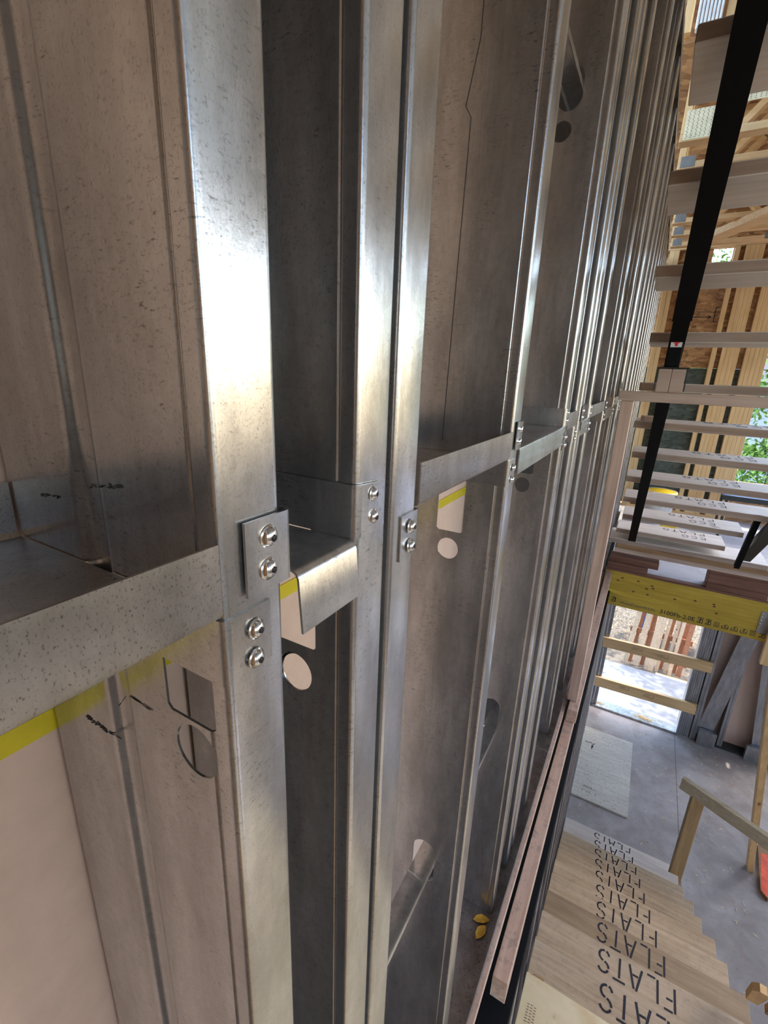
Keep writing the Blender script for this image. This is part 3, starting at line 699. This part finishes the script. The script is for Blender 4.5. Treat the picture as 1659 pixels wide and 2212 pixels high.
# small square opening high in the strand board
textmesh('board_print', 'STRENGTH AXIS', .034, INK, ew, (.20, YE + .089, .76), (math.pi / 2, 0, 0))
strokes([(0, 0, .17, 0), (.17, 0, .14, .015), (.17, 0, .14, -.015), (.2, -.05, .2, .1), (.2, .1, .23, .1), (.2, -.05, .23, -.05)], .008, 'board_print', INK, ew, (.20, YE + .089, .72), (1, 0, 0), (0, 0, 1))

ce = box('ceiling', -.40, 3.2, 3.55, 6.62, 1.79, 1.81, OSBM, None, 0, kind='structure')
for i, y in enumerate((3.57, 3.98, 4.38, 4.79, 5.20, 5.60, 6.02)):
    tr = empty('floor_truss', (1.2, y, 1.33)); tr.parent = ce; tr.location = Vector((1.2, y, 1.33)) - wloc(ce)
    box('bottom_chord', -.145, 3.0, y, y + .089, 1.332, 1.370, WX, tr); box('top_chord', -.145, 3.0, y, y + .089, 1.750, 1.788, WX, tr)
    box('web_member', -.145, -.107, y, y + .089, 1.371, 1.749, WY, tr)
    xs = .03
    while xs < 2.7:
        bar('web_member', (xs, y + .044, 1.385), (xs + .32, y + .044, 1.735), .089, .038, WPX, tr, up=(0, 1, 0)) if False else bar('web_member', (xs, y + .044, 1.385), (xs + .32, y + .044, 1.735), .038, .089, WX, tr, up=(0, 1, 0))
        bar('web_member', (xs + .36, y + .044, 1.735), (xs + .68, y + .044, 1.385), .038, .089, WX, tr, up=(0, 1, 0))
        xs += .72
    for x in (-.13, .62): 
        pt_ = box('connector_plate', x, x + (.15 if i == 0 else .08), y - .0025, y - .0005, 1.338, 1.48 if i == 0 else 1.40, PLATE if i == 0 else DPLATE, tr, 0)
        if i == 0:
            sg = []
            for r in range(16):
                for c in range(6):
                    sg.append((.012 + c * .022 + (.004 if r % 2 else 0), .008 + r * .0085, .016 + c * .022 + (.004 if r % 2 else 0), .011 + r * .0085))
            strokes(sg, .0035, 'plate_teeth', INKG, pt_, (x, y - .0027, 1.338), (1, 0, 0), (0, 0, 1), kind='stuff')
    if i == 0:
        pb = box('connector_plate', .10, .40, y - .0025, y - .0005, 1.470, 1.52, PLATE, tr, 0)
        strokes([(.012 + c * .022, .008 + r * .0085, .016 + c * .022, .011 + r * .0085) for r in range(5) for c in range(12)], .0035, 'plate_teeth', INKG, pb, (.10, y - .0027, 1.470), (1, 0, 0), (0, 0, 1), kind='stuff')
bar('diagonal_header', (.13, 5.75, 1.30), (.62, 4.85, 1.30), .14, .055, WX, None, label='doubled pale header running diagonally under the ceiling trusses', cat='beam')
# corrugated duct strip and upper wall bits above the first trusses
dt = empty('duct', (-.12, 3.5, 1.9), label='pale ribbed flexible duct standing above the first ceiling truss', cat='duct')
dt['label'] = 'white ribbed strip at the top edge above the topmost stair tread'
for k in range(7): box('rib', -.165 + k * .017, -.152 + k * .017, 3.46, 3.50, 1.80, 2.25, WHITE, dt, .003)
box('framing_stud', -.225, -.185, 3.50, 3.56, 1.815, 2.4, WY, None, label='pale stud at the top edge between the steel wall and the ribbed strip', cat='stud')
box('framing_stud', -.035, .005, 3.50, 3.56, 1.815, 2.4, WY, None, label='pale stud at the top edge on the right of the ribbed strip', cat='stud')
box('wall_upper_storey', -.4, 3.0, 3.61, 3.63, 1.815, 4.0, OSBM, None, 0, kind='structure')

# objects on the upper floor
bu = empty('bucket', (.24, 6.0, -1.53), label='white bucket with a yellow lid standing on the upper floor behind the stair treads', cat='bucket')
v_, f_ = lathe([(.0001, 0), (.13, 0), (.152, .33), (.158, .335), (.158, .36), (.146, .36)], 28); link('body', mesh('body', v_, f_, True), WHITE, bu, (.24, 6.0, -1.53))
v_, f_ = lathe([(.162, .335), (.164, .345), (.158, .358), (.0001, .360)], 28); link('lid', mesh('lid', v_, f_, True), YELP, bu, (.24, 6.0, -1.53))
bx = empty('tool_case', (.34, 5.35, -1.53), label='small yellow case on the upper floor between two lower stair treads', cat='case')
box('body', .27, .41, 5.30, 5.42, -1.529, -1.36, YELP, bx, .01); box('handle', .31, .37, 5.34, 5.37, -1.36, -1.34, BLACKL, bx, .004)
v_, f_ = lathe([(.0001, 0), (.13, 0), (.14, .02), (.13, .03), (.0001, .032)], 28); link('yellow_disc', mesh('yellow_disc', v_, f_, True), YELP, None, (.16, 5.0, -1.529), label='flat yellow lid lying on the upper floor beside the black stringer', cat='lid')
tb = empty('folding_table', (1.05, 6.0, -1.53), label='blue topped table with dark edge on the upper floor by the opening', cat='table')
box('tabletop', .78, 1.5, 5.75, 6.2, -1.11, -1.085, BLUE, tb, .004); box('edge_trim', .775, 1.505, 5.745, 5.752, -1.13, -1.08, BLACKL, tb, .001)
for x in (.82, 1.46):
    for y in (5.8, 6.15): box('leg', x - .012, x + .012, y - .012, y + .012, -1.529, -1.111, BLACKL, tb, .002)

# ================================================================ building around: open framing on the right, roof, rear wall
rw = empty('wall_right', (3.3, 2.5, -4.52), kind='structure')
for zb, zt in ((-4.52, -1.62), (-1.53, 1.33), (1.81, 4.0)):
    for i in range(17):
        y = -1.6 + i * .5
        box('wall_stud', 3.25, 3.29, y, y + .14, zb, zt, WY, rw, 0)
    box('rail_plate', 3.22, 3.32, -1.7, 6.6, zt - .08, zt, WYY, rw, 0)
box('floor_edge', 3.2, 3.3, -1.7, 6.6, 1.33, 1.81, GYP, rw, 0)
box('roof', -.6, 3.6, -1.8, 6.7, 4.0, 4.05, GYP, None, 0, kind='structure')
WIN = ((-1.1, .7), (.9, 2.7), (2.9, 4.7), (4.9, 6.5))
box('wall_board', 3.295, 3.31, -1.7, 6.6, -1.62, -.85, GYP, rw, 0); box('wall_board', 3.295, 3.31, -1.7, 4.4, .95, 4.0, GYP, rw, 0); box('wall_board', 3.295, 3.31, 4.4, 6.6, 3.3, 4.0, GYP, rw, 0)
ys = [-1.7] + [v for w_ in WIN for v in w_] + [6.6]
for a, b in zip(ys[::2], ys[1::2]): box('wall_board', 3.295, 3.31, a, b, -.85, .95, GYP, rw, 0)
for a, b in ((-1.7, 1.0), (2.2, 4.0), (5.2, 6.6)): box('wall_board', 3.295, 3.31, a, b, -4.52, -1.62, GYP, rw, 0)
rr = empty('wall_rear', (1.4, -1.45, -4.52), kind='structure')
for a, b, c, d in ((-.6, 1.2, -4.52, 4.0), (3.1, 3.3, -4.52, 4.0), (1.2, 3.1, -4.52, -.7), (1.2, 3.1, 1.25, 4.0)): box('wall_board', a, b, -1.48, -1.46, c, d, GYP, rr, 0)
for i in range(4): box('wall_stud', -.5 + i * .45, -.46 + i * .45, -1.455, -1.32, -4.5, 3.99, WY, rr, 0)

wr = empty('light_block_wall', (.2, -.56, -2.2), kind='structure')  # unseen wall added behind the camera to keep light off the nearest webs
box('wall_board', -.36, .75, -.58, -.56, -2.2, 3.9, OSBM, wr, 0)
for x in (-.3, .1, .5): box('wall_stud', x, x + .04, -.559, -.47, -2.2, 3.9, WY, wr, 0)

# ================================================================ trees outside
def tree(x, y, z0, h, r, n, mat, label):
    t = empty('tree', (x, y, z0), label=label, cat='tree', group='trees outside the building')
    v_, f_ = lathe([(.16, 0), (.12, h * .5), (.05, h * .9), (.01, h)], 10); link('trunk', mesh('trunk', v_, f_, True), BARK, t, (x, y, z0))
    vs = []; fs = []
    for c in range(26):
        a = random.uniform(0, 6.28); rr_ = r * random.uniform(.1, .95); cx = rr_ * math.cos(a); cy = rr_ * math.sin(a); cz = h * random.uniform(.35, 1.05); cs = r * random.uniform(.18, .36)
        for i in range(n // 26):
            p = Vector((random.gauss(0, 1), random.gauss(0, 1), random.gauss(0, .7))).normalized() * cs * random.uniform(.3, 1)
            u_ = Vector((random.gauss(0, 1), random.gauss(0, 1), random.gauss(0, 1))).normalized(); w_ = u_.cross(Vector((random.gauss(0, 1), random.gauss(0, 1), 1))).normalized(); s = random.uniform(.04, .09)
            b = len(vs); q = Vector((cx, cy, cz)) + p
            vs += [q - u_ * s, q + w_ * s * .5, q + u_ * s, q - w_ * s * .5]; fs.append((b, b + 1, b + 2, b + 3))
    me = bpy.data.meshes.new('crown'); me.from_pydata([tuple(v) for v in vs], [], fs); link('crown', me, mat, t, (x, y, z0))
tree(2.4, 12.2, -5.0, 6.6, 1.9, 11000, LEAF, 'leafy green tree seen through the opening beside the framed wall')
tree(7.4, 17.0, -5.0, 8.5, 3.0, 9000, LEAF2, 'yellow green tree farther beyond the framed wall opening')
tree(.2, 18.5, -5.0, 8.0, 2.8, 9000, LEAF, 'green tree far behind the framed wall seen through its small square gap')
tree(-2.4, 8.4, -5.0, 6.8, 1.6, 1700, LEAF, 'tall green tree beyond the steel wall casting dappled shade on the slab')
hs = empty('house', (4, 24, -5), label='pale blue grey house far beyond the trees', cat='house')
box('wall', -2, 12, 24, 30, -5, .2, plain('pale_siding', (.42, .47, .55), .8), hs, 0)
for k in range(5): box('siding_board', -2, 12, 23.97, 23.999, -4.8 + k * 1.0, -3.95 + k * 1.0, plain('siding_board_paint', (.45, .50, .58), .8) if k == 0 else bpy.data.materials['siding_board_paint'], hs, 0)
for x in (2.2, 5.2): f_ = box('window', x, x + 1.1, 23.90, 23.96, -2.6, -1.2, WHITE, hs, .01); box('pane', x + .1, x + 1.0, 23.88, 23.899, -2.5, -1.3, BLACKL, f_, 0)
v_ = [(-2.4, 23.6, .15), (12.4, 23.6, .15), (12.4, 27, 2.4), (-2.4, 27, 2.4), (12.4, 30.4, .15), (-2.4, 30.4, .15)]
link('roof', mesh('roof', v_, [(0, 1, 2, 3), (3, 2, 4, 5), (0, 3, 5), (1, 4, 2), (0, 5, 4, 1)]), plain('dark_shingles', (.12, .12, .13), .9), hs)

# ================================================================ small debris
random.seed(21)
vs = []; fs = []
def crumb(x, y, z, s):
    b = len(vs); a = random.uniform(0, 6.28); h = s * random.uniform(.3, .8)
    el = random.uniform(.3, 1)
    for k in range(3): vs.append((x + s * el * math.cos(a + k * 2.1 + k * k * .2), y + s * math.sin(a + k * 2.1), z))
    vs.append((x, y, z + h)); fs.extend([(b, b + 1, b + 3), (b + 1, b + 2, b + 3), (b + 2, b, b + 3), (b, b + 2, b + 1)])
for i in range(3500): crumb(random.uniform(XF - DEP + .01, XF + .015), random.uniform(.7, 4.0), ZB + .0012, random.uniform(.0008, .0032))
for i in range(700): crumb(random.uniform(XF - .006, XF + .02), random.uniform(.8, 4.0), ZB + .0012, random.uniform(.001, .003))
link('track_dirt', mesh('track_dirt', vs, fs), DEBR, wall, kind='stuff')
vs = []; fs = []
for i in range(260):
    x = random.uniform(-.02, 2.6); y = random.uniform(3.4, 6.4)
    if (x < .56 and 4.6 < y < 6.0) or (1.5 < x < 1.9 and 4.3 < y < 5.2): x += .9
    a = random.uniform(0, 6.28); l = random.uniform(.006, .022); w_ = .0025; b = len(vs)
    for z in (0, .003): vs += [(x + l * math.cos(a) * c - w_ * math.sin(a) * d, y + l * math.sin(a) * c + w_ * math.cos(a) * d, -4.5198 + z) for c, d in ((-1, -1), (1, -1), (1, 1), (-1, 1))]
    fs += [(b, b + 1, b + 2, b + 3), (b + 4, b + 5, b + 6, b + 7), (b, b + 1, b + 5, b + 4), (b + 1, b + 2, b + 6, b + 5), (b + 2, b + 3, b + 7, b + 6), (b + 3, b, b + 4, b + 7)]
link('wood_chips', mesh('wood_chips', vs, fs), CHIP, kind='stuff', label='pale wood splinters scattered over the lower floor', cat='debris')
for i, (x, y, a, lab) in enumerate(((-.182, 1.018, .5, 'upper of two yellow leaves lying in the bottom track beside a stud'), (-.172, .985, 1.3, 'lower of two yellow leaves lying in the bottom track beside a stud'))):
    P = [(-.024, 0), (-.012, .010), (.004, .013), (.018, .007), (.026, 0), (.018, -.007), (.004, -.012), (-.012, -.009)]
    vs = [(px * math.cos(a) - py * math.sin(a), px * math.sin(a) + py * math.cos(a), .004 + abs(py) * .35) for px, py in P] + [(0, 0, .002)]
    me = mesh('leaf', vs, [(k, (k + 1) % 8, 8) for k in range(8)], True)
    link('leaf', me, LEAFY, None, (x, y, ZB + .002), label=lab, cat='leaf', group='yellow leaves in the track')
